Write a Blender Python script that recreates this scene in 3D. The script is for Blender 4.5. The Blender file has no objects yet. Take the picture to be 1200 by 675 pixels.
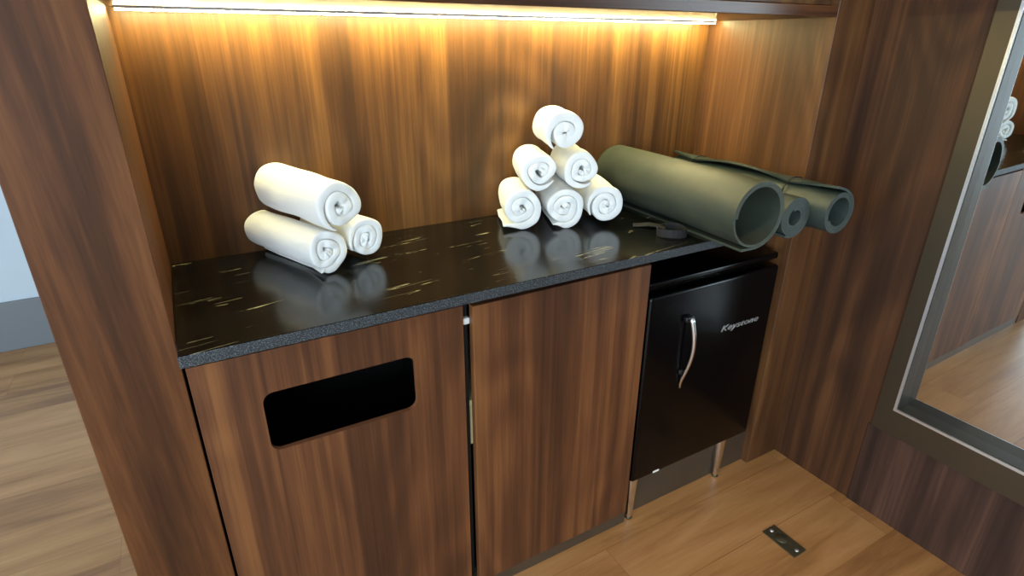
import bpy, bmesh, math, random
from mathutils import Vector, Matrix, noise
random.seed(7)
PI = math.pi
SC = bpy.context.scene
COL = SC.collection

# ------------------------------------------------------------------ dimensions (metres)
D = .483          # worktop depth
W = 1.617         # niche width
W2 = 1.770        # room's right wall
YF = -.431        # front plane of the niche
SH = 1.4465       # shelf underside
TOP = .92         # worktop height
CEIL = 2.62
XL, YB, YFAR = -3.3, -4.3, 1.9

# ------------------------------------------------------------------ material helpers
def lin(c):
    return tuple(((v/255)/12.92 if v/255 <= .04045 else ((v/255+.055)/1.055)**2.4) for v in c)+(1,)

def new_mat(name):
    m = bpy.data.materials.new(name); m.use_nodes = True
    nt = m.node_tree
    return m, nt, nt.nodes, nt.links, nt.nodes['Principled BSDF']

def N(nodes, typ, **kw):
    n = nodes.new(typ)
    for k, v in kw.items():
        if k in n.inputs: n.inputs[k].default_value = v
        else: setattr(n, k, v)
    return n

def ramp(nodes, stops):
    r = nodes.new('ShaderNodeValToRGB')
    e = r.color_ramp.elements
    while len(e) > 1: e.remove(e[-1])
    e[0].position, e[0].color = stops[0]
    for p, c in stops[1:]:
        x = e.new(p); x.color = c
    return r

def plain(name, rgb, rough=.5, metal=0, coat=0, bump=0, bscale=200, var=.0, vscale=8):
    m, nt, nd, ln, p = new_mat(name)
    p.inputs['Roughness'].default_value = rough
    p.inputs['Metallic'].default_value = metal
    p.inputs['Coat Weight'].default_value = coat
    tc = N(nd, 'ShaderNodeTexCoord')
    n = N(nd, 'ShaderNodeTexNoise', Scale=vscale, Detail=4.0)
    ln.new(tc.outputs['Object'], n.inputs['Vector'])
    c = lin(rgb)
    r = ramp(nd, [(.3, tuple(v*(1-var) for v in c[:3])+(1,)), (.7, tuple(min(1, v*(1+var)) for v in c[:3])+(1,))])
    ln.new(n.outputs['Fac'], r.inputs['Fac']); ln.new(r.outputs['Color'], p.inputs['Base Color'])
    if bump:
        b = N(nd, 'ShaderNodeTexNoise', Scale=bscale, Detail=3.0)
        ln.new(tc.outputs['Object'], b.inputs['Vector'])
        bp = N(nd, 'ShaderNodeBump', Strength=bump, Distance=.002)
        ln.new(b.outputs['Fac'], bp.inputs['Height']); ln.new(bp.outputs['Normal'], p.inputs['Normal'])
    return m

def veneer(name, seed, axis='z', dark=(60, 36, 23), mid=(96, 58, 35), light=(127, 82, 47), rough=.42, slant=0.0, freq=1.0, spec=.34):
    """Book-matched walnut veneer, the grain running along one axis."""
    m, nt, nd, ln, p = new_mat(name)
    tc = N(nd, 'ShaderNodeTexCoord')
    mp = N(nd, 'ShaderNodeMapping')
    mp.inputs['Location'].default_value = (seed*3.17, seed*1.73, seed*2.31)
    mp.inputs['Rotation'].default_value = (slant, slant, 0) if axis == 'z' else (0, 0, slant)
    ln.new(tc.outputs['Object'], mp.inputs['Vector'])
    def stretch(across, along):
        s = N(nd, 'ShaderNodeMapping')
        a = across*freq
        s.inputs['Scale'].default_value = (a, a, along) if axis == 'z' else ((along, a, a) if axis == 'x' else (a, along, a))
        ln.new(mp.outputs['Vector'], s.inputs['Vector'])
        return s
    # slow warp gives the flowing cathedral figure
    s0 = stretch(2.2, .7)
    w0 = N(nd, 'ShaderNodeTexNoise', Scale=1.0, Detail=2.0, Roughness=.5)
    ln.new(s0.outputs['Vector'], w0.inputs['Vector'])
    s1 = stretch(5.5, .32)
    add = N(nd, 'ShaderNodeMixRGB', blend_type='LINEAR_LIGHT'); add.inputs['Fac'].default_value = .55
    ln.new(s1.outputs['Vector'], add.inputs['Color1']); ln.new(w0.outputs['Color'], add.inputs['Color2'])
    n1 = N(nd, 'ShaderNodeTexNoise', Scale=1.6, Detail=5.0, Roughness=.55)
    ln.new(add.outputs['Color'], n1.inputs['Vector'])
    # ribbon stripes
    s2 = stretch(26, .5)
    n2 = N(nd, 'ShaderNodeTexNoise', Scale=1.0, Detail=4.0, Roughness=.6, Distortion=.25)
    ln.new(s2.outputs['Vector'], n2.inputs['Vector'])
    # pores
    s3 = stretch(260, 7)
    n3 = N(nd, 'ShaderNodeTexNoise', Scale=1.0, Detail=3.0, Roughness=.6)
    ln.new(s3.outputs['Vector'], n3.inputs['Vector'])
    m1 = N(nd, 'ShaderNodeMath', operation='MULTIPLY'); m1.inputs[1].default_value = .50
    ln.new(n1.outputs['Fac'], m1.inputs[0])
    m2 = N(nd, 'ShaderNodeMath', operation='MULTIPLY_ADD'); m2.inputs[1].default_value = .40
    ln.new(n2.outputs['Fac'], m2.inputs[0]); ln.new(m1.outputs[0], m2.inputs[2])
    # pin stripes, gathered in bands
    s4 = stretch(85, .42)
    n4 = N(nd, 'ShaderNodeTexNoise', Scale=1.0, Detail=3.0, Roughness=.65)
    ln.new(s4.outputs['Vector'], n4.inputs['Vector'])
    s5 = stretch(4.2, .1)
    n5 = N(nd, 'ShaderNodeTexNoise', Scale=1.0, Detail=2.0); ln.new(s5.outputs['Vector'], n5.inputs['Vector'])
    bd = ramp(nd, [(.38, (.25, .25, .25, 1)), (.6, (1, 1, 1, 1))]); ln.new(n5.outputs['Fac'], bd.inputs['Fac'])
    c4 = N(nd, 'ShaderNodeMath', operation='SUBTRACT'); c4.inputs[1].default_value = .5; ln.new(n4.outputs['Fac'], c4.inputs[0])
    g4 = N(nd, 'ShaderNodeMath', operation='MULTIPLY'); ln.new(c4.outputs[0], g4.inputs[0]); ln.new(bd.outputs['Color'], g4.inputs[1])
    a4 = N(nd, 'ShaderNodeMath', operation='MULTIPLY_ADD'); a4.inputs[1].default_value = .30
    ln.new(g4.outputs[0], a4.inputs[0]); ln.new(m2.outputs[0], a4.inputs[2])
    # cathedral figure: contour lines of the warped noise
    k1 = N(nd, 'ShaderNodeMath', operation='MULTIPLY'); k1.inputs[1].default_value = 95.; ln.new(w0.outputs['Fac'], k1.inputs[0])
    k2 = N(nd, 'ShaderNodeMath', operation='SINE'); ln.new(k1.outputs[0], k2.inputs[0])
    k3 = N(nd, 'ShaderNodeMath', operation='MULTIPLY_ADD'); k3.inputs[1].default_value = .034
    inv = N(nd, 'ShaderNodeMath', operation='SUBTRACT'); inv.inputs[0].default_value = 1.1; ln.new(bd.outputs['Color'], inv.inputs[1])
    kk = N(nd, 'ShaderNodeMath', operation='MULTIPLY'); ln.new(k2.outputs[0], kk.inputs[0]); ln.new(inv.outputs[0], kk.inputs[1])
    ln.new(kk.outputs[0], k3.inputs[0]); ln.new(a4.outputs[0], k3.inputs[2])
    m3 = N(nd, 'ShaderNodeMath', operation='MULTIPLY_ADD'); m3.inputs[1].default_value = .10
    ln.new(n3.outputs['Fac'], m3.inputs[0]); ln.new(k3.outputs[0], m3.inputs[2])
    r = ramp(nd, [(.36, lin(dark)), (.46, lin(tuple((a+b)/2 for a, b in zip(dark, mid)))), (.535, lin(mid)), (.66, lin(light))])
    ln.new(m3.outputs[0], r.inputs['Fac']); ln.new(r.outputs['Color'], p.inputs['Base Color'])
    p.inputs['Roughness'].default_value = rough; p.inputs['Specular IOR Level'].default_value = spec
    bp = N(nd, 'ShaderNodeBump', Strength=.10, Distance=.001)
    ln.new(n3.outputs['Fac'], bp.inputs['Height']); ln.new(bp.outputs['Normal'], p.inputs['Normal'])
    return m

def oak_floor():
    m, nt, nd, ln, p = new_mat('oak plank floor')
    tc = N(nd, 'ShaderNodeTexCoord')
    br = N(nd, 'ShaderNodeTexBrick', offset=.37, squash=1.0)
    br.inputs['Scale'].default_value = 1.0
    br.inputs['Brick Width'].default_value = 1.25; br.inputs['Row Height'].default_value = .19
    br.inputs['Mortar Size'].default_value = .0012; br.inputs['Mortar Smooth'].default_value = .2
    br.inputs['Color1'].default_value = (0, 0, 0, 1); br.inputs['Color2'].default_value = (1, 1, 1, 1)
    br.inputs['Mortar'].default_value = (.5, .5, .5, 1)
    mo = N(nd, 'ShaderNodeMapping'); mo.inputs['Location'].default_value = (.31, .105, 0)
    ln.new(tc.outputs['Object'], mo.inputs['Vector']); ln.new(mo.outputs['Vector'], br.inputs['Vector'])
    off = N(nd, 'ShaderNodeMapping'); off.inputs['Scale'].default_value = (1.1, 9, 1)
    ln.new(tc.outputs['Object'], off.inputs['Vector'])
    ad = N(nd, 'ShaderNodeVectorMath', operation='MULTIPLY_ADD')
    ln.new(br.outputs['Color'], ad.inputs[0]); ad.inputs[1].default_value = (4, 7, 3); ln.new(off.outputs['Vector'], ad.inputs[2])
    n1 = N(nd, 'ShaderNodeTexNoise', Scale=1.5, Detail=6.0, Roughness=.6, Distortion=.6)
    ln.new(ad.outputs[0], n1.inputs['Vector'])
    mp2 = N(nd, 'ShaderNodeMapping'); mp2.inputs['Scale'].default_value = (6, 160, 1)
    ln.new(tc.outputs['Object'], mp2.inputs['Vector'])
    n2 = N(nd, 'ShaderNodeTexNoise', Scale=1.0, Detail=3.0)
    ln.new(mp2.outputs['Vector'], n2.inputs['Vector'])
    a = N(nd, 'ShaderNodeMath', operation='MULTIPLY'); a.inputs[1].default_value = .72; ln.new(n1.outputs['Fac'], a.inputs[0])
    b = N(nd, 'ShaderNodeMath', operation='MULTIPLY_ADD'); b.inputs[1].default_value = .16
    ln.new(n2.outputs['Fac'], b.inputs[0]); ln.new(a.outputs[0], b.inputs[2])
    sep = N(nd, 'ShaderNodeSeparateColor'); ln.new(br.outputs['Color'], sep.inputs[0])
    c = N(nd, 'ShaderNodeMath', operation='MULTIPLY_ADD'); c.inputs[1].default_value = .12
    ln.new(sep.outputs[0], c.inputs[0]); ln.new(b.outputs[0], c.inputs[2])
    r = ramp(nd, [(.34, lin((122, 84, 50))), (.5, lin((154, 113, 70))), (.68, lin((174, 132, 88)))])
    ln.new(c.outputs[0], r.inputs['Fac'])
    mx = N(nd, 'ShaderNodeMixRGB', blend_type='MULTIPLY'); mx.inputs['Color2'].default_value = (.72, .68, .62, 1)
    ln.new(br.outputs['Fac'], mx.inputs['Fac']); ln.new(r.outputs['Color'], mx.inputs['Color1'])
    ln.new(mx.outputs['Color'], p.inputs['Base Color'])
    p.inputs['Roughness'].default_value = .32
    bp = N(nd, 'ShaderNodeBump', Strength=.12, Distance=.001)
    ln.new(n2.outputs['Fac'], bp.inputs['Height']); ln.new(bp.outputs['Normal'], p.inputs['Normal'])
    return m

def stone():
    m, nt, nd, ln, p = new_mat('black veined stone')
    tc = N(nd, 'ShaderNodeTexCoord')
    rot = N(nd, 'ShaderNodeMapping'); rot.inputs['Rotation'].default_value = (0, 0, math.radians(-9))
    ln.new(tc.outputs['Object'], rot.inputs['Vector'])
    def noise_(sx, sy, sz, det=5.0, ro=.6, dist=0., loc=(0, 0, 0)):
        mp = N(nd, 'ShaderNodeMapping'); mp.inputs['Scale'].default_value = (sx, sy, sz); mp.inputs['Location'].default_value = loc
        ln.new(rot.outputs['Vector'], mp.inputs['Vector'])
        n = N(nd, 'ShaderNodeTexNoise', Scale=1.0, Detail=det, Roughness=ro, Distortion=dist)
        ln.new(mp.outputs['Vector'], n.inputs['Vector'])
        return n
    # thin broken veins: the narrow zone where a stretched noise crosses its mean, cut up by a second noise
    v = noise_(1.3, 30, 30, 3., .5, .3)
    s = N(nd, 'ShaderNodeMath', operation='SUBTRACT'); s.inputs[1].default_value = .5; ln.new(v.outputs['Fac'], s.inputs[0])
    ab = N(nd, 'ShaderNodeMath', operation='ABSOLUTE'); ln.new(s.outputs[0], ab.inputs[0])
    vr = ramp(nd, [(0., (1, 1, 1, 1)), (.009, (0, 0, 0, 1))]); ln.new(ab.outputs[0], vr.inputs['Fac'])
    cut = noise_(7, 10, 10, 5., .65, 0, (3, 1, 2))
    cr = ramp(nd, [(.52, (0, 0, 0, 1)), (.62, (1, 1, 1, 1))]); ln.new(cut.outputs['Fac'], cr.inputs['Fac'])
    mv = N(nd, 'ShaderNodeMath', operation='MULTIPLY'); ln.new(vr.outputs['Color'], mv.inputs[0]); ln.new(cr.outputs['Color'], mv.inputs[1])
    cl = noise_(3, 9, 9, 6., .65, .3, (7, 2, 5))
    base = ramp(nd, [(.35, lin((7, 7, 6))), (.62, lin((16, 15, 13))), (.8, lin((27, 25, 21)))]); ln.new(cl.outputs['Fac'], base.inputs['Fac'])
    mx = N(nd, 'ShaderNodeMixRGB'); mx.inputs['Color2'].default_value = lin((176, 168, 136))
    ln.new(mv.outputs[0], mx.inputs['Fac']); ln.new(base.outputs['Color'], mx.inputs['Color1'])
    # the sawn edge is a rougher grey speckle
    geo = N(nd, 'ShaderNodeNewGeometry'); sx = N(nd, 'ShaderNodeSeparateXYZ'); ln.new(tc.outputs['Normal'], sx.inputs[0])
    az = N(nd, 'ShaderNodeMath', operation='ABSOLUTE'); ln.new(sx.outputs['Z'], az.inputs[0])
    lt = N(nd, 'ShaderNodeMath', operation='LESS_THAN'); lt.inputs[1].default_value = .6; ln.new(az.outputs[0], lt.inputs[0])
    sp = N(nd, 'ShaderNodeTexNoise', Scale=420., Detail=3.0, Roughness=.7); ln.new(tc.outputs['Object'], sp.inputs['Vector'])
    sr = ramp(nd, [(.38, lin((16, 18, 20))), (.52, lin((44, 49, 53))), (.66, lin((104, 110, 114)))]); ln.new(sp.outputs['Fac'], sr.inputs['Fac'])
    m2 = N(nd, 'ShaderNodeMixRGB'); ln.new(lt.outputs[0], m2.inputs['Fac']); ln.new(mx.outputs['Color'], m2.inputs['Color1']); ln.new(sr.outputs['Color'], m2.inputs['Color2'])
    ln.new(m2.outputs['Color'], p.inputs['Base Color'])
    rr = N(nd, 'ShaderNodeMath', operation='MULTIPLY_ADD'); rr.inputs[1].default_value = .4; rr.inputs[2].default_value = .17
    ln.new(lt.outputs[0], rr.inputs[0]); ln.new(rr.outputs[0], p.inputs['Roughness'])
    p.inputs['Specular IOR Level'].default_value = .45
    b1 = noise_(60, 60, 60, 4.)
    bp = N(nd, 'ShaderNodeBump', Strength=.05, Distance=.002); ln.new(b1.outputs['Fac'], bp.inputs['Height']); ln.new(bp.outputs['Normal'], p.inputs['Normal'])
    return m

def terry():
    m, nt, nd, ln, p = new_mat('white terry cotton')
    p.inputs['Base Color'].default_value = lin((248, 247, 243)); p.inputs['Roughness'].default_value = .95
    p.inputs['Sheen Weight'].default_value = .25; p.inputs['Specular IOR Level'].default_value = .1
    tc = N(nd, 'ShaderNodeTexCoord')
    n = N(nd, 'ShaderNodeTexNoise', Scale=650., Detail=2.0); ln.new(tc.outputs['Object'], n.inputs['Vector'])
    n2 = N(nd, 'ShaderNodeTexNoise', Scale=60., Detail=4.0); ln.new(tc.outputs['Object'], n2.inputs['Vector'])
    ad = N(nd, 'ShaderNodeMath', operation='ADD'); ln.new(n.outputs['Fac'], ad.inputs[0]); ln.new(n2.outputs['Fac'], ad.inputs[1])
    bp = N(nd, 'ShaderNodeBump', Strength=.45, Distance=.004); ln.new(ad.outputs[0], bp.inputs['Height']); ln.new(bp.outputs['Normal'], p.inputs['Normal'])
    return m

def foam(name, rgb):
    m, nt, nd, ln, p = new_mat(name)
    tc = N(nd, 'ShaderNodeTexCoord')
    n = N(nd, 'ShaderNodeTexNoise', Scale=22., Detail=6.0, Roughness=.65); ln.new(tc.outputs['Object'], n.inputs['Vector'])
    c = lin(rgb)
    r = ramp(nd, [(.3, tuple(v*.8 for v in c[:3])+(1,)), (.7, tuple(v*1.18 for v in c[:3])+(1,))])
    ln.new(n.outputs['Fac'], r.inputs['Fac']); ln.new(r.outputs['Color'], p.inputs['Base Color'])
    p.inputs['Roughness'].default_value = .5
    v = N(nd, 'ShaderNodeTexNoise', Scale=420., Detail=2.0); ln.new(tc.outputs['Object'], v.inputs['Vector'])
    bp = N(nd, 'ShaderNodeBump', Strength=.15, Distance=.001); ln.new(v.outputs['Fac'], bp.inputs['Height']); ln.new(bp.outputs['Normal'], p.inputs['Normal'])
    return m

def emit(name, rgb, strength):
    m, nt, nd, ln, p = new_mat(name)
    p.inputs['Base Color'].default_value = (.9, .9, .9, 1)
    p.inputs['Emission Color'].default_value = rgb+(1,); p.inputs['Emission Strength'].default_value = strength
    return m

V_BACK = veneer('walnut veneer back panel', 1.0, freq=.9, dark=(58, 36, 19), mid=(96, 62, 31), light=(130, 89, 44))
V_LEFT = veneer('walnut veneer pillar', 2.3, slant=.05, dark=(60, 36, 21), mid=(88, 53, 30), light=(108, 68, 38), spec=.15, rough=.5)
V_SIDE = veneer('walnut veneer niche side', 3.9, dark=(68, 43, 25), mid=(100, 65, 38), light=(126, 86, 49))
V_RIGHT = veneer('walnut veneer right wall', 5.2, dark=(50, 32, 21), mid=(80, 50, 30), light=(104, 68, 40), rough=.5, spec=.25)
V_DOOR1 = veneer('walnut veneer bin front', 6.6)
V_DOOR2 = veneer('walnut veneer door', 8.1)
V_SHELF = veneer('walnut veneer shelf', 9.4, axis='x', rough=.3)
V_LOW = veneer('walnut veneer low panel', 11.2, dark=(44, 30, 25), mid=(70, 48, 39), light=(94, 66, 52))
EDGE = plain('walnut edge band', (120, 76, 50), .45, var=.1)
FLOOR = oak_floor()
STONE = stone()
TERRY = terry()
FOAM1 = foam('dark green foam', (54, 60, 51))
FOAM2 = foam('grey green foam', (51, 61, 57))
BRONZE2 = plain('dark bronze reveal', (58, 52, 44), .42, metal=.6, var=.06, vscale=3)
BRONZE = plain('bronze anodised frame', (92, 82, 66), .36, metal=.8, var=.06, vscale=3)
SILVER = plain('bright aluminium', (235, 238, 240), .3, metal=.9)
CHROME = plain('chrome', (225, 226, 228), .08, metal=1)
STEEL = plain('brushed steel', (88, 84, 68), .42, metal=.7, var=.1, vscale=40)
BLACKGLOSS = plain('black gloss enamel', (3, 3, 4), .22)
BLACKGLOSS.node_tree.nodes['Principled BSDF'].inputs['Specular IOR Level'].default_value = .22
BLACKSATIN = plain('black satin plastic', (10, 10, 11), .4)
BLACKBOARD = plain('black melamine', (10, 9, 9), .6)
PALE = plain('pale birch ply', (196, 178, 128), .55, var=.08, vscale=12)
KICK = plain('grey kickboard laminate', (78, 66, 54), .3, metal=.2, var=.08)
STRAP = plain('dark webbing', (27, 26, 29), .85, bump=.3, bscale=600)
STRING = plain('dark elastic cord', (28, 26, 22), .8)
PAINT = plain('cool grey wall paint', (206, 212, 216), .8, bump=.05)
PAINT2 = plain('blue grey wall paint', (172, 182, 190), .8, bump=.05)
SKIRT = plain('grey skirting paint', (98, 102, 105), .55)
CEILP = plain('white ceiling paint', (222, 220, 216), .85)
WHITEP = plain('white plastic', (236, 236, 232), .4)
MIRRORGLASS = plain('mirror glass', (226, 232, 232), .015, metal=1)
LEDM = emit('led diffuser', (1.0, .89, .42), 200.0)

# ------------------------------------------------------------------ mesh helpers
def bm_new(): return bmesh.new()

def bm_box(bm, x0, x1, y0, y1, z0, z1, bev=0, seg=2):
    M = Matrix.Translation(((x0+x1)/2, (y0+y1)/2, (z0+z1)/2)) @ Matrix.Diagonal((abs(x1-x0), abs(y1-y0), abs(z1-z0), 1))
    r = bmesh.ops.create_cube(bm, size=1, matrix=M)
    if bev:
        es = list({e for v in r['verts'] for e in v.link_edges})
        bmesh.ops.bevel(bm, geom=es, offset=bev, segments=seg, profile=.5, affect='EDGES')
    return bm

def bm_tube(bm, pts, rad, seg=12, cap=True, flat=1.0):
    """Round tube through points; rad is a number or a list."""
    pts = [Vector(p) for p in pts]
    rads = rad if isinstance(rad, (list, tuple)) else [rad]*len(pts)
    rings = []
    t0 = (pts[1]-pts[0]).normalized()
    up = Vector((0, 0, 1)) if abs(t0.z) < .9 else Vector((0, 1, 0))
    u = t0.cross(up).normalized()
    for i, p in enumerate(pts):
        t = (pts[min(i+1, len(pts)-1)]-pts[max(i-1, 0)]).normalized()
        u = (u-t*u.dot(t)).normalized(); w = t.cross(u)
        rings.append([bm.verts.new(p+rads[i]*(math.cos(a)*u+flat*math.sin(a)*w)) for a in [2*PI*k/seg for k in range(seg)]])
    for a, b in zip(rings, rings[1:]):
        for k in range(seg):
            bm.faces.new((a[k], a[(k+1) % seg], b[(k+1) % seg], b[k]))
    if cap:
        bm.faces.new(rings[0][::-1]); bm.faces.new(rings[-1])
    return bm

def bm_loop_tube(bm, pts, rad, seg=6):
    pts = [Vector(p) for p in pts]; n = len(pts)
    c = sum(pts, Vector())/n; rings = []
    nrm = (pts[0]-c).cross(pts[n//4]-c).normalized()
    for i, p in enumerate(pts):
        t = (pts[(i+1) % n]-pts[i-1]).normalized(); u = t.cross(nrm).normalized(); w = t.cross(u)
        rings.append([bm.verts.new(p+rad*(math.cos(a)*u+math.sin(a)*w)) for a in [2*PI*k/seg for k in range(seg)]])
    for i in range(n):
        a, b = rings[i], rings[(i+1) % n]
        for k in range(seg): bm.faces.new((a[k], a[(k+1) % seg], b[(k+1) % seg], b[k]))
    return bm

def bm_ribbon(bm, pts, width_vec, thick):
    """Strip of webbing: a path, a width direction and a thickness."""
    pts = [Vector(p) for p in pts]; wv = Vector(width_vec)/2 if not isinstance(width_vec, list) else None
    rows = []
    for i, p in enumerate(pts):
        w = wv if wv is not None else Vector(width_vec[i])/2
        t = (pts[min(i+1, len(pts)-1)]-pts[max(i-1, 0)]).normalized(); n = t.cross(w).normalized()*thick/2
        rows.append([bm.verts.new(q) for q in (p-w-n, p+w-n, p+w+n, p-w+n)])
    for a, b in zip(rows, rows[1:]):
        for k in range(4): bm.faces.new((a[k], a[(k+1) % 4], b[(k+1) % 4], b[k]))
    bm.faces.new(rows[0][::-1]); bm.faces.new(rows[-1])
    return bm

def obj(name, bm, mat, parent=None, smooth=False, loc=None, rotz=None):
    bmesh.ops.recalc_face_normals(bm, faces=bm.faces)
    me = bpy.data.meshes.new(name); bm.to_mesh(me); bm.free()
    me.materials.append(mat)
    if smooth:
        for p in me.polygons: p.use_smooth = True
    o = bpy.data.objects.new(name, me); COL.objects.link(o)
    if parent: o.parent = parent
    if loc: o.location = loc
    if rotz is not None: o.rotation_euler = (0, 0, rotz)
    return o

def tag(o, label, cat, group=None):
    o['label'] = label; o['category'] = cat
    if group: o['group'] = group
    return o

def thing(name, label, cat, loc=(0, 0, 0), rotz=0, group=None):
    o = bpy.data.objects.new(name, None); COL.objects.link(o)
    o.empty_display_size = .05
    o.location = loc; o.rotation_euler = (0, 0, rotz)
    return tag(o, label, cat, group)

def struct(name, bm, mat, label=None, parent=None):
    o = obj(name, bm, mat, parent)
    if parent is None: o['kind'] = 'structure'
    if label: o['label'] = label
    return o

def box(*a, **k): return bm_box(bm_new(), *a, **k)

def carcass(bm, x0, x1, y0, y1, z0, z1, t=.016):
    bm_box(bm, x0, x0+t, y0, y1, z0, z1); bm_box(bm, x1-t, x1, y0, y1, z0, z1)
    bm_box(bm, x0+t, x1-t, y0, y1, z0, z0+t); bm_box(bm, x0+t, x1-t, y0, y1, z1-t, z1)
    bm_box(bm, x0+t, x1-t, y1-t, y1, z0+t, z1-t)
    return bm

def rrect(cx, cz, w, h, r, n=6):
    pts = []
    for (sx, sz, a0) in ((1, 1, 0), (-1, 1, 90), (-1, -1, 180), (1, -1, 270)):
        for k in range(n+1):
            a = math.radians(a0+90*k/n)
            pts.append((cx+sx*(w/2-r)+r*math.cos(a), cz+sz*(h/2-r)+r*math.sin(a)))
    return pts

# ------------------------------------------------------------------ the room
struct('floor', box(XL-.2, W2+.2, YB-.2, YFAR+.2, -.06, 0), FLOOR, 'oak plank floor')
struct('ceiling', box(XL-.2, W2+.2, YB-.2, YFAR+.2, CEIL, CEIL+.06), CEILP, 'white ceiling')
struct('wall_far', box(XL-.2, .05, YFAR, YFAR+.1, 0, CEIL), PAINT2, 'cool grey painted wall beyond the pillar')
struct('baseboard_far', box(XL, .03, YFAR-.015, YFAR, 0, .247, bev=.003), SKIRT, 'tall grey skirting')
RY0, RY1, RZB, RZT = -.7740, -2.65, .392, 2.30
bm = bm_new()
for (a, b, c, d) in ((RY0, .06, 0, CEIL), (YB, RY1, 0, CEIL), (RY1, RY0, 0, RZB), (RY1, RY0, RZT, CEIL)): bm_box(bm, W2, W2+.16, a, b, c, d)
bm_box(bm, W2+.10, W2+.16, RY1, RY0, RZB, RZT)
struct('wall_right', bm, V_RIGHT, 'walnut panelled right wall')
struct('wall_back', box(0, W, 0, .03, 0, CEIL), V_BACK, 'walnut veneer back of the niche')
struct('wall_niche_left', box(-.152, 0, YF, .06, 0, CEIL, bev=.0012, seg=1), V_LEFT, 'thick walnut pillar left of the niche')
struct('wall_niche_right', box(W, W2, YF, .06, 0, CEIL, bev=.0012, seg=1), V_SIDE, 'walnut pilaster right of the niche')
struct('wall_inner', box(-.05, .05, .06, YFAR, 0, CEIL), PAINT, 'painted wall behind the niche')
struct('trim_1', box(W2-.004, W2, -2.75, -.709, 0, .3, bev=.0012, seg=1), V_LOW, 'walnut panel under the mirror')
struct('trim_2', box(0, 1.056, -.428, -.40, 0, .05), KICK, 'grey kickboard under the doors')
struct('trim_3', box(1.056, W, -.405, -.39, 0, .14), KICK, 'grey kickboard behind the fridge legs')
# left wall with a wide window, rear wall with a second one
def wall_with_hole_x(x0, x1, ya, yb, h0, h1, z0, z1):
    bm = bm_new()
    for (a, b, c, d) in ((ya, h0, 0, CEIL), (h1, yb, 0, CEIL), (h0, h1, 0, z0), (h0, h1, z1, CEIL)): bm_box(bm, x0, x1, a, b, c, d)
    return bm
WY0, WY1, WZ0, WZ1 = -4.1, 1.4, .06, 2.35
struct('wall_left', wall_with_hole_x(XL-.1, XL, YB, YFAR, WY0, WY1, WZ0, WZ1), PAINT, 'painted window wall')
RX0, RX1, RZ0, RZ1 = -3.1, -1.0, .45, 2.35
bm = bm_new()
for (a, b, c, d) in ((XL, RX0, 0, CEIL), (RX1, W2, 0, CEIL), (RX0, RX1, 0, RZ0), (RX0, RX1, RZ1, CEIL)): bm_box(bm, a, b, YB-.1, YB, c, d)
struct('wall_rear', bm, PAINT, 'painted rear wall')
bm = bm_new()
for k in range(4):
    y = WY0+(WY1-WY0)*k/3; y = min(max(y, WY0+.03), WY1-.03); bm_box(bm, XL-.08, XL-.02, y-.03, y+.03, WZ0, WZ1)
for z in (WZ0+.03, WZ1-.03): bm_box(bm, XL-.08, XL-.02, WY0, WY1, z-.03, z+.03)
struct('window_1', bm, SILVER, 'wide window in the left wall')
bm = bm_new()
for k in range(3):
    x = RX0+(RX1-RX0)*k/2; x = min(max(x, RX0+.03), RX1-.03); bm_box(bm, x-.03, x+.03, YB-.08, YB-.02, RZ0, RZ1)
for z in (RZ0+.03, RZ1-.03): bm_box(bm, RX0, RX1, YB-.08, YB-.02, z-.03, z+.03)
struct('window_2', bm, SILVER, 'window in the rear wall')

# ------------------------------------------------------------------ shelf and its light
sh = tag(obj('shelf', box(.001, W-.001, YF, -.001, SH, SH+.026, bev=.0015), V_SHELF),
         'walnut shelf board across the top of the niche, lit from below', 'shelf')
led = thing('led_strip_light', 'warm glowing LED strip under the shelf along the back panel', 'light', (W/2, -.045, SH))
LX0, LX1 = -W/2+.013, W/2-.026
ch = bm_new()
for pt in ((-.0072, .0072, -.001, 0), (-.0072, -.0057, -.0052, -.001), (.0057, .0072, -.0052, -.001)):
    bm_box(ch, LX0, LX1, *pt)
obj('channel', ch, SILVER, led)
obj('diffuser', box(LX0+.001, LX1-.001, -.0055, .0055, -.0082, -.0012, bev=.001), LEDM, led)

uc = thing('upper_cabinet', 'walnut cupboard front just above the lit shelf, cut by the top of the photo', 'cabinet', (0, 0, SH+.0265))
obj('carcass', carcass(bm_new(), .002, W-.002, -.385, -.002, 0, CEIL-SH-.03), BLACKBOARD, uc)
for x0, x1 in ((.003, W/2-.0015), (W/2+.0015, W-.003)):
    obj('door', box(x0, x1, -.407, -.3855, .002, CEIL-SH-.032, bev=.001, seg=1), V_SIDE, uc)

# ------------------------------------------------------------------ worktop
tag(obj('countertop', box(.001, W-.001, -D, -.001, TOP-.023, TOP, bev=.0022, seg=2), STONE),
    'black stone worktop with pale veins and a rough speckled edge', 'countertop')

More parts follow.
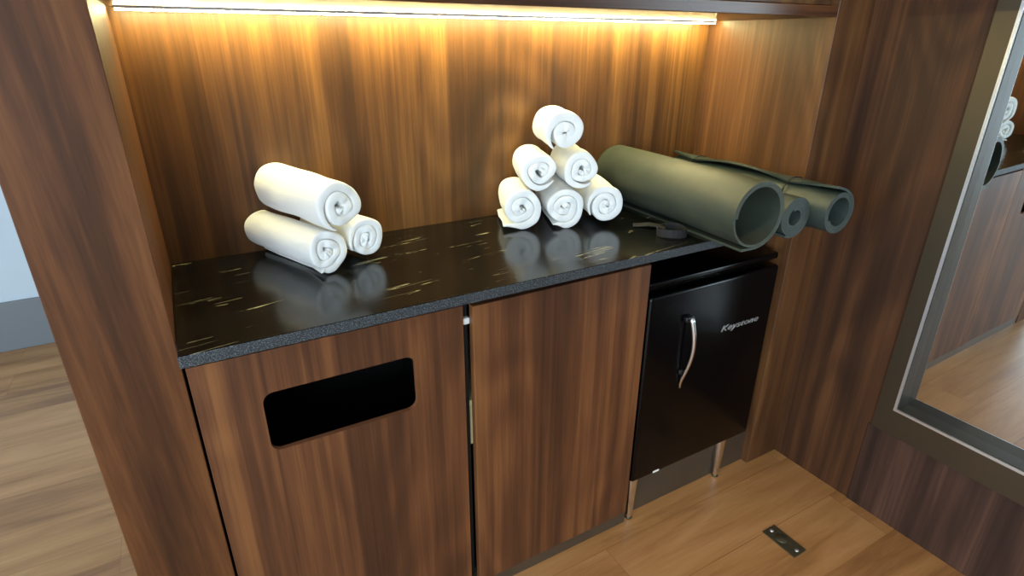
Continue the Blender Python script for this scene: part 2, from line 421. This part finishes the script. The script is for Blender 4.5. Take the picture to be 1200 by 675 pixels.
# ------------------------------------------------------------------ base units
def plate_with_hole(bm, x0, x1, z0, z1, y0, y1, hole):
    outer = [(x1, z1), (x0, z1), (x0, z0), (x1, z0)]
    n = len(hole)//4
    def ring(y): return ([bm.verts.new((x, y, z)) for x, z in outer], [bm.verts.new((x, y, z)) for x, z in hole])
    (oa, ha), (ob, hb) = ring(y0), ring(y1)
    for o_, h_, flip in ((oa, ha, False), (ob, hb, True)):
        for q in range(4):
            for k in range(n-1):
                f = (o_[q], h_[q*n+k], h_[q*n+k+1]); bm.faces.new(f if not flip else f[::-1])
            a, b = h_[q*n+n-1], h_[((q+1) % 4)*n]
            f = (o_[q], a, b, o_[(q+1) % 4]); bm.faces.new(f if not flip else f[::-1])
    for k in range(4): bm.faces.new((oa[k], oa[(k+1) % 4], ob[(k+1) % 4], ob[k]))
    m = len(hole)
    for k in range(m): bm.faces.new((ha[k], hb[k], hb[(k+1) % m], ha[(k+1) % m]))
    return bm

FT = .010
unit = thing('towel_bin_cabinet', 'walnut base unit with a rounded drop slot in its front', 'cabinet', (.003, 0, 0))
obj('carcass', carcass(bm_new(), .002, .524, YF+FT+.001, -.012, .055, TOP-.026), BLACKBOARD, unit)
hole = rrect(.2595, .7165, .300, .131, .021)
pl = plate_with_hole(bm_new(), .0018, .5235, .045, .870, YF, YF+FT, hole)
obj('front_panel', pl, V_DOOR1, unit)
lip = bm_new()
inner = rrect(.2595, .7165, .3012, .1322, .0216); outerp = rrect(.2595, .7165, .2996, .1306, .0208)
# thin solid-wood lipping inside the slot
m_ = len(inner)
A = [lip.verts.new((x, YF+.0005, z)) for x, z in inner]; B = [lip.verts.new((x, YF+.0005, z)) for x, z in outerp]
A2 = [lip.verts.new((x, YF+FT+.0008, z)) for x, z in inner]; B2 = [lip.verts.new((x, YF+FT+.0008, z)) for x, z in outerp]
for k in range(m_):
    j = (k+1) % m_
    lip.faces.new((A[k], A[j], B[j], B[k])); lip.faces.new((A2[k], B2[k], B2[j], A2[j]))
    lip.faces.new((B[k], B[j], B2[j], B2[k])); lip.faces.new((A[k], A2[k], A2[j], A[j]))
obj('slot_lipping', lip, EDGE, unit)

cab = thing('door_cabinet', 'walnut base unit with plain door slightly ajar beside the black fridge', 'cabinet', (.529, 0, 0))
obj('carcass', carcass(bm_new(), .001, .523, -.408, -.012, .055, TOP-.026), BLACKBOARD, cab)
obj('inner_shelf', box(.018, .506, -.404, -.03, .592, .608), PALE, cab)
dr = obj('inner_drawer', box(.018, .506, -.400, -.384, .478, .588, bev=.002), PALE, cab)
obj('hinge', box(.004, .020, -.418, -.405, .816, .832, bev=.003), WHITEP, cab)
# door hung on its right edge, left edge standing a little proud
dw = .508
door = obj('door', box(-dw, 0, -.019, 0, .045, .866, bev=.001, seg=1), V_DOOR2, cab, loc=(.526, YF+.017, 0), rotz=math.radians(.5))

# ------------------------------------------------------------------ fridge
FX0, FX1, FY = 1.062, 1.578, -.436
fr = thing('mini_fridge', 'black retro mini fridge with chrome lever handle and chrome legs', 'fridge', (FX0, FY, 0))
fw = FX1-FX0
obj('body', box(0, fw, .052, .415, .155, .795, bev=.012, seg=3), BLACKSATIN, fr, True)
obj('top_cap', box(-.001, fw+.001, .012, .416, .785, .806, bev=.006, seg=3), BLACKGLOSS, fr, True)
d_ = obj('door', box(.001, fw-.001, 0, .048, .155, .770, bev=.010, seg=4), BLACKGLOSS, fr, True)
obj('door_gasket', box(.008, fw-.008, .046, .054, .162, .765), BLACKSATIN, fr)
# lever handle: mount at top, blade bowing forward and tapering downwards
hb = bm_new()
pts, rd = [], []
for k in range(17):
    t = k/16
    x = .149+.009*math.sin(PI*min(1, t*1.15))-.002*t
    y = -.004-.022*math.sin(PI*min(1, .12+t*.95))
    z = .686-.232*t
    pts.append((x, y, z)); rd.append(.0082-.0038*t)
bm_tube(hb, pts, rd, seg=12)
h_ = obj('handle', hb, CHROME, d_, True)
obj('handle_mount', box(.128, .156, -.016, .001, .672, .690, bev=.005, seg=3), BLACKSATIN, d_, True)
obj('handle_latch', box(.136, .152, -.008, .001, .50, .515, bev=.003, seg=2), BLACKSATIN, d_, True)
# chrome script on the door
cu = bpy.data.curves.new('emblem', 'FONT'); cu.body = 'Keystone'; cu.size = .036; cu.shear = .35; cu.extrude = .0007; cu.offset = .0002; cu.space_character = 1.08
cu.bevel_depth = .0003
to = bpy.data.objects.new('emblem_tmp', cu); COL.objects.link(to)
bpy.context.view_layer.update()
me = bpy.data.meshes.new_from_object(to.evaluated_get(bpy.context.evaluated_depsgraph_get()))
bpy.data.objects.remove(to); bpy.data.curves.remove(cu)
xs = [v.co.x for v in me.vertices]; k = .162/(max(xs)-min(xs)); x_ = min(xs)
for v in me.vertices:
    v.co = Vector(((v.co.x-x_)*k+.294, -.0012-v.co.z, v.co.y*.74+.598))
me.materials.append(SILVER); me.name = 'emblem'
em = bpy.data.objects.new('emblem', me); COL.objects.link(em); em.parent = d_; em['label'] = 'slanted chrome script emblem'
obj('sticker', box(.086, .110, -.0012, .004, .1605, .1665), WHITEP, d_)
for (lx, ly, sx, sy) in ((.020, .022, -1, -1), (.408, .022, 1, -1), (.020, .36, -1, 1), (.46, .36, 1, 1)):
    lb = bm_new()
    bm_tube(lb, [(lx, ly, .172), (lx, ly, .155), (lx+sx*.000, ly+sy*.004, .012), (lx, ly+sy*.004, .004)], [.0205, .0205, .0112, .0105], seg=20)
    lg = obj('leg', lb, CHROME, fr, True)
    fb = bm_new(); bm_tube(fb, [(lx, ly+sy*.004, .006), (lx, ly+sy*.004, .0)], [.0115, .0118], seg=16)
    obj('foot', fb, STEEL, lg, True)

# ------------------------------------------------------------------ mirror on the right wall
mi = thing('wall_mirror', 'tall wall mirror in a dark bronze frame with bright metal bead', 'mirror', (W2, -1.75, 0))
def yy(y): return y+1.75
Y0, Y1, ZB, ZT = -.722, -2.7, .303, 2.35
def frame(bm, yo, yi, zo, zi, x0, x1):
    """Mitred frame between an outer and inner rectangle: yo/yi near jamb, zo/zi sill; far jamb and head mirror it."""
    wy = abs(yi-yo); wz = zi-zo
    out = [(yo, zo), (Y1-(Y0-yo), zo), (Y1-(Y0-yo), ZT), (yo, ZT)]
    inn = [(yi, zi), (Y1-(Y0-yo)+wy, zi), (Y1-(Y0-yo)+wy, ZT-wz), (yi, ZT-wz)]
    for k in range(4):
        j = (k+1) % 4
        q = [out[k], out[j], inn[j], inn[k]]
        a = [bm.verts.new((x0, yy(y), z)) for y, z in q]; b = [bm.verts.new((x1, yy(y), z)) for y, z in q]
        bm.faces.new(a); bm.faces.new(b[::-1])
        for i in range(4): bm.faces.new((a[i], a[(i+1) % 4], b[(i+1) % 4], b[i]))
    return bm
obj('frame', frame(bm_new(), -.722, -.7685, .303, .386, -.012, -.0005), BRONZE, mi)
obj('bead', frame(bm_new(), -.7685, -.7755, .386, .393, -.016, -.0005), SILVER, mi)
def lining(bm, x0, x1, t=.003):
    ya, yb, za, zb = yy(RY1)+.0006, yy(RY0)-.0006, RZB+.0006, RZT-.0006
    bm_box(bm, x0, x1, yb-t, yb, za, zb); bm_box(bm, x0, x1, ya, ya+t, za, zb)
    bm_box(bm, x0, x1, ya+t, yb-t, za, za+t); bm_box(bm, x0, x1, ya+t, yb-t, zb-t, zb)
    return bm
obj('inner_frame', lining(bm_new(), -.010, .06), BRONZE2, mi)
gl = box(-.002, .002, (RY1-RY0)/2-.0, (RY0-RY1)/2, -(RZT-RZB)/2, (RZT-RZB)/2)
g_ = obj('glass', gl, MIRRORGLASS, mi, loc=(.023, yy((RY0+RY1)/2), (RZT+RZB)/2))
g_.rotation_euler = (0, math.radians(-1.0), 0)
# ------------------------------------------------------------------ floor strike plate
fpx, fpy = 1.4275, -.726
fp = thing('floor_plate', 'small steel strike plate set in the oak floor', 'floor plate', (fpx, fpy, 0))
obj('plate', box(-.0275, .0275, -.056, .056, 0, .0035, bev=.001), STEEL, fp)
bm = bm_new(); bm_tube(bm, [(0, .008, .0034), (0, .008, .0052)], [.019, .0165], seg=24)
obj('boss', bm, STEEL, fp, True)
for sy in (-.043, .043):
    bm = bm_new(); bm_tube(bm, [(0, sy, .003), (0, sy, .0046), (0, sy, .0056)], [.0062, .0062, .003], seg=16)
    obj('screw', bm, SILVER, fp, True)

# ------------------------------------------------------------------ rolled towels
def towel_mesh(R, L, turns, seed, squash=.98, tail=0., tail_len=.06, start=2.0, gap=.02, side=1, tail_s=9.):
    """A thick terry sheet wound into a roll along +Y (0 = visible end); outer end lies at angle `start` or runs off as a tail."""
    bm = bmesh.new()
    pitch = R/(turns+.35)
    th = pitch*(1-gap)
    n = int(turns*30)
    path = []
    for i in range(n+1):
        t = i/n
        a = start-side*(1-t)*turns*2*PI*1.0
        tau = (1-t)*turns
        fl = math.floor(tau); drop = fl+max(0, (tau-fl-.45)/.55)
        r = R-th/2-pitch*drop
        # slack winding in the middle
        wob = 1+.13*(1-t)*math.sin(3*a+seed)+.022*math.sin(2*a+seed*2)
        path.append((r*wob*math.cos(a), r*wob*math.sin(a)*squash))
    if tail:
        # the free edge leaves the roll at the bottom and lies on the worktop
        m = 7
        x0, z0 = path[-1]
        for k in range(1, m+1):
            s = k/m
            path.append((x0+tail*tail_len*s, -R*squash+th*.5+.003*math.sin(s*3)))
    P = [Vector((x, 0, z)) for x, z in path]
    n_roll = len(path)-(7 if tail else 0)
    ny = 16
    grid = []
    fr = [0, .012, .03, .055]
    ys = [v for v in fr]+[.055+(1-.11)*k/(ny-8) for k in range(1, ny-8)]+[1-v for v in fr[::-1]]
    for j, s in enumerate(ys):
        e = min(s, 1-s)
        h = th/2*(.84+.16*math.sqrt(max(0.0, 1-max(0, 1-e/.055)**2)))
        row = []
        P_ = P
        P = [p if i < n_roll else P[n_roll-1]+(p-P[n_roll-1])*max(.04, 1-s/tail_s) for i, p in enumerate(P)]
        for i, p in enumerate(P):
            q = P[min(i+1, len(P)-1)]-P[max(i-1, 0)]; q.normalize()
            nr = Vector((-q.z, 0, q.x))
            ft = min(1, (len(P)-1-i)/8, i/3+.2); hh = h*(.2+.8*min(1, ft))
            ph = i*.21+seed
            yv = s*L + (.006*noise.noise(Vector((math.cos(ph)*1.2, math.sin(ph)*1.2, seed+i*.01))))*(1 if s < .5 else -1)
            lo, hi = p-nr*hh, p+nr*hh
            for qv in (lo, hi):
                d = noise.noise(Vector((qv.x*18, s*L*14, qv.z*18+seed)))*.0046+noise.noise(Vector((qv.x*50, s*L*40, qv.z*50+seed)))*.0016
                rr = Vector((qv.x, 0, qv.z)); rl = rr.length or 1
                row.append(Vector((qv.x, yv, qv.z))+rr/rl*d)
        grid.append(row); P = P_
    V = [[bm.verts.new(c) for c in row] for row in grid]
    nP = len(P)
    for j in range(len(ys)-1):
        a, b = V[j], V[j+1]
        for i in range(nP-1):
            bm.faces.new((a[2*i], a[2*i+2], b[2*i+2], b[2*i])); bm.faces.new((a[2*i+1], b[2*i+1], b[2*i+3], a[2*i+3]))
        bm.faces.new((a[0], b[0], b[1], a[1])); bm.faces.new((a[2*nP-2], a[2*nP-1], b[2*nP-1], b[2*nP-2]))
    for j in (0, len(ys)-1):
        for i in range(nP-1): bm.faces.new((V[j][2*i], V[j][2*i+1], V[j][2*i+3], V[j][2*i+2]))
    return bm

def towel(label, x, y, z, phi, R, L, turns, seed, group, tilt=0, **kw):
    bm = towel_mesh(R, L, turns, seed, **kw)
    o = obj('rolled_towel', bm, TERRY, None, True, (x, y, z), math.radians(phi)-PI/2)
    o.rotation_euler.x = math.radians(tilt)
    sd = o.modifiers.new('soften', 'SUBSURF'); sd.levels = 1; sd.render_levels = 1
    return tag(o, label, 'towel', group)

GA = 'rolled towels stacked in threes at the left of the worktop'
towel('rolled white towel, bottom left of the three-towel stack, corner hanging loose', .300, -.244, TOP+.0505, 112, .0505, .262, 2.4, 1.3, GA, start=-PI/2, tail=-1, tail_len=.022, side=-1, tail_s=.35)
towel('rolled white towel, bottom right of the three-towel stack, mostly hidden', .399, -.198, TOP+.0505, 111, .0505, .20, 2.5, 4.1, GA, start=-2.7)
towel('rolled white towel lying on top of the three-towel stack', .343, -.238, TOP+.0485+.092, 111, .0600, .258, 2.3, 7.7, GA, tilt=2, start=-1.9)
GB = 'rolled towels in the pyramid at the middle of the worktop'
PH = 69
towel('rolled white towel at bottom left of the six-towel pyramid, loose end trailing left', .824, -.170, TOP+.0560, PH, .0555, .165, 2.3, 2.2, GB, start=-PI/2, tail=-1, tail_len=.050, side=-1)
towel('rolled white towel at bottom middle of the six-towel pyramid', .934, -.212, TOP+.0560, PH, .0555, .19, 2.6, 5.5, GB, start=-PI/2, tail=-1, tail_len=.030, side=-1)
towel('rolled white towel at bottom right of the six-towel pyramid, nearest the mats', 1.043, -.250, TOP+.0560, PH, .0555, .19, 2.5, 9.1, GB, start=-2.6)
towel('rolled white towel at left of the pyramid middle row', .874, -.188, TOP+.1550, PH, .0538, .17, 2.2, 12.4, GB, start=-.6)
towel('rolled white towel at right of the pyramid middle row', .980, -.228, TOP+.1550, PH, .0538, .19, 2.4, 15.2, GB, start=-.9)
towel('rolled white towel alone at the very top of the six-towel pyramid', .930, -.207, TOP+.2495, PH, .0565, .18, 1.9, 18.8, GB, start=-2.2)

# ------------------------------------------------------------------ rolled exercise mats
def mat_mesh(R, L, layers, th, start, side, flap=0., lift=None, hole_wob=.0, seed=0., ny=28):
    """A foam sheet wound into a tube along +Y (0 = visible end); the outer edge leaves the roll along a tangent of length flap."""
    bm = bmesh.new()
    n = int(layers*56)
    pitch = th*1.07
    P = []
    for i in range(n+1):
        t = i/n
        a = start-side*(1-t)*layers*2*PI
        r = R-th/2-pitch*layers*(1-t)
        r *= 1+hole_wob*math.sin(2*a+seed)
        P.append((Vector((r*math.cos(a), 0, r*math.sin(a))), 0.))
    tang = Vector((-math.sin(start)*side, 0, math.cos(start)*side)); outw = Vector((math.cos(start), 0, math.sin(start)))
    m = 10
    base = P[-1][0]
    if flap:
        for k in range(1, m+1):
            P.append((base+tang*flap*k/m, (k/m)))
    V = []
    for j in range(ny+1):
        s = j/ny
        row = []
        lf = lift(s) if lift else 0.
        pos = []
        for p, w in P:
            if w:
                # lf = 0 keeps the flap wrapped on the roll, lf = 1 lets it stand off along the tangent
                ang = start+side*flap*w/R
                wrap = Vector(((R-th/2+th*.9*min(1, w*6))*math.cos(ang), 0, (R-th/2+th*.9*min(1, w*6))*math.sin(ang)))
                pos.append(wrap.lerp(p, lf))
            else: pos.append(p)
        for i, p in enumerate(pos):
            q = (pos[min(i+1, len(pos)-1)]-pos[max(i-1, 0)]).normalized(); nr = Vector((-q.z, 0, q.x))*th/2
            for qv in (p-nr, p+nr):
                row.append(bm.verts.new((qv.x, s*L, qv.z)))
        V.append(row)
    k_ = len(P)
    for a, b in zip(V, V[1:]):
        for i in range(k_-1):
            bm.faces.new((a[2*i], a[2*i+2], b[2*i+2], b[2*i])); bm.faces.new((a[2*i+1], b[2*i+1], b[2*i+3], a[2*i+3]))
        bm.faces.new((a[0], b[0], b[1], a[1])); bm.faces.new((a[2*k_-2], a[2*k_-1], b[2*k_-1], b[2*k_-2]))
    for r_ in (V[0], V[-1]):
        for i in range(k_-1): bm.faces.new((r_[2*i], r_[2*i+1], r_[2*i+3], r_[2*i+2]))
    return bm

GM = 'rolled exercise mats on the worktop'
def mat_roll(label, near, far, R, layers, th, **kw):
    n, f = Vector(near), Vector(far); L = (f-n).length
    root = thing('exercise_mat', label, 'exercise mat', (n.x, n.y, TOP+.0005), math.atan2(f.y-n.y, f.x-n.x)-PI/2, GM)
    mm = kw.pop('mat', FOAM1)
    o = obj('rolled_sheet', mat_mesh(R, L, layers, th, **kw), mm, root, True, (0, 0, R))
    es = o.modifiers.new('edges', 'EDGE_SPLIT'); es.split_angle = math.radians(40)
    return root, L
mat_roll('thick dark green exercise mat in a wide hollow roll beside the towels', (1.237, -.583), (1.272, -.008), .0855, 1.75, .0062,
         start=-PI/2, side=-1, flap=.040, lift=lambda s: 1.0, mat=FOAM1)
mat_roll('slim tight rolled grey green exercise mat squeezed between the two larger rolls', (1.402, -.568), (1.428, -.010), .0545, 4.6, .0062,
         start=-1.75, side=-1, flap=.016, lift=lambda s: 1.0, mat=FOAM2, hole_wob=.03)
S1, S2 = .24, .84
def lift3(s):
    if s < S1: return .75*(1-s/S1)**.7
    if s < S2: return .95*math.sin(PI*(s-S1)/(S2-S1))**.8
    return .8*((s-S2)/(1-S2))
r3, L3 = mat_roll('tied grey green exercise mat with a lifted edge, next to the right wall', (1.527, -.605), (1.546, -.010), .0590, 2.6, .0062,
         start=PI*.36, side=1, flap=.056, lift=lift3, mat=FOAM2)
for s in (S1, S2):
    bm = bm_new(); lp = []
    for k in range(60):
        a = 2*PI*k/60; on = max(0, min(1, (a-PI*.34)/.12, (PI*.36+1.05-a)/.12))
        R_ = .0604+.0048*on
        lp.append((R_*math.cos(a), s*L3, .059+R_*math.sin(a)*(1 if math.sin(a) > 0 else .96)))
    bm_loop_tube(bm, lp, .0020)
    obj('tie_cord', bm, STRING, r3, True)

# loose carrying strap on the worktop beside the big mat
st = thing('mat_strap', 'dark webbing mat strap lying loose on the worktop beside the wide mat', 'strap', (1.128, -.345, TOP))
bm = bm_new()
bm_ribbon(bm, [(-.012, .062, .0016), (.004, .05, .003), (.022, .034, .0065), (.036, .016, .005), (.046, .0, .002)], (.020, .024, .0), .0022)
obj('flat_end', bm, STRAP, st)
bm = bm_new()
pts = []
for k in range(19):
    a = math.radians(130+k*17)
    pts.append((.020+.034*math.cos(a)*1.15, -.052+.036*math.sin(a), .0115+.002*math.sin(a*2)))
bm_ribbon(bm, pts, (.0, .003, .020), .0022)
obj('loop', bm, STRAP, st)

# ------------------------------------------------------------------ light
w = bpy.data.worlds.new('World'); SC.world = w; w.use_nodes = True
bg = w.node_tree.nodes['Background']; bg.inputs['Color'].default_value = (.62, .80, 1, 1); bg.inputs['Strength'].default_value = 1.0
def area(name, loc, rot, sx, sy, power, col):
    l = bpy.data.lights.new(name, 'AREA'); l.shape = 'RECTANGLE'; l.size = sx; l.size_y = sy; l.energy = power; l.color = col
    o = bpy.data.objects.new(name, l); COL.objects.link(o); o.location = loc; o.rotation_euler = rot
    return o
COOL = (.72, .88, 1)
area('window_daylight', (XL-.015, (WY0+WY1)/2, (WZ0+WZ1)/2), (0, -PI/2, 0), WZ1-WZ0-.1, WY1-WY0-.1, 115, COOL)
area('rear_window_daylight', ((RX0+RX1)/2, YB-.015, (RZ0+RZ1)/2), (PI/2, 0, 0), RX1-RX0-.1, RZ1-RZ0-.1, 185, COOL)

dl = thing('added_ceiling_fill', 'unseen ceiling downlight above the floor before the fridge', 'light', (1.05, -1.15, CEIL-.012))  # fixture added out of view, only to house the warm spot below
bm = bm_new()
bm_tube(bm, [(0, 0, .012), (0, 0, 0)], [.055, .05], seg=32)
obj('trim_ring', bm, WHITEP, dl, True)
bm = bm_new(); bm_tube(bm, [(0, 0, 0), (0, 0, -.003)], [.036, .034], seg=32)
obj('lens', bm, emit('downlight lens', (1, .72, .42), 4.0), dl, True)
l = bpy.data.lights.new('fill', 'SPOT'); l.energy = 95; l.color = (1, .70, .38); l.spot_size = math.radians(58); l.spot_blend = .9; l.shadow_soft_size = .035  # added spot that warms the floor by the fridge; its real source is unknown
o = bpy.data.objects.new('fill', l); COL.objects.link(o); o.location = (1.05, -1.15, CEIL-.02)

# ------------------------------------------------------------------ camera
cam = bpy.data.cameras.new('Camera'); co = bpy.data.objects.new('Camera', cam); COL.objects.link(co)
co.location = (.0687, -1.4433, 1.3849)
co.rotation_euler = tuple(math.radians(a) for a in (66.837, -.140, -29.691))
cam.sensor_width = 36; cam.lens = 20.2; cam.clip_start = .02
SC.camera = co
vs = SC.view_settings
vs.view_transform = 'Standard'; vs.look = 'None'; vs.gamma = 1; vs.use_curve_mapping = False; vs.exposure = 0.0
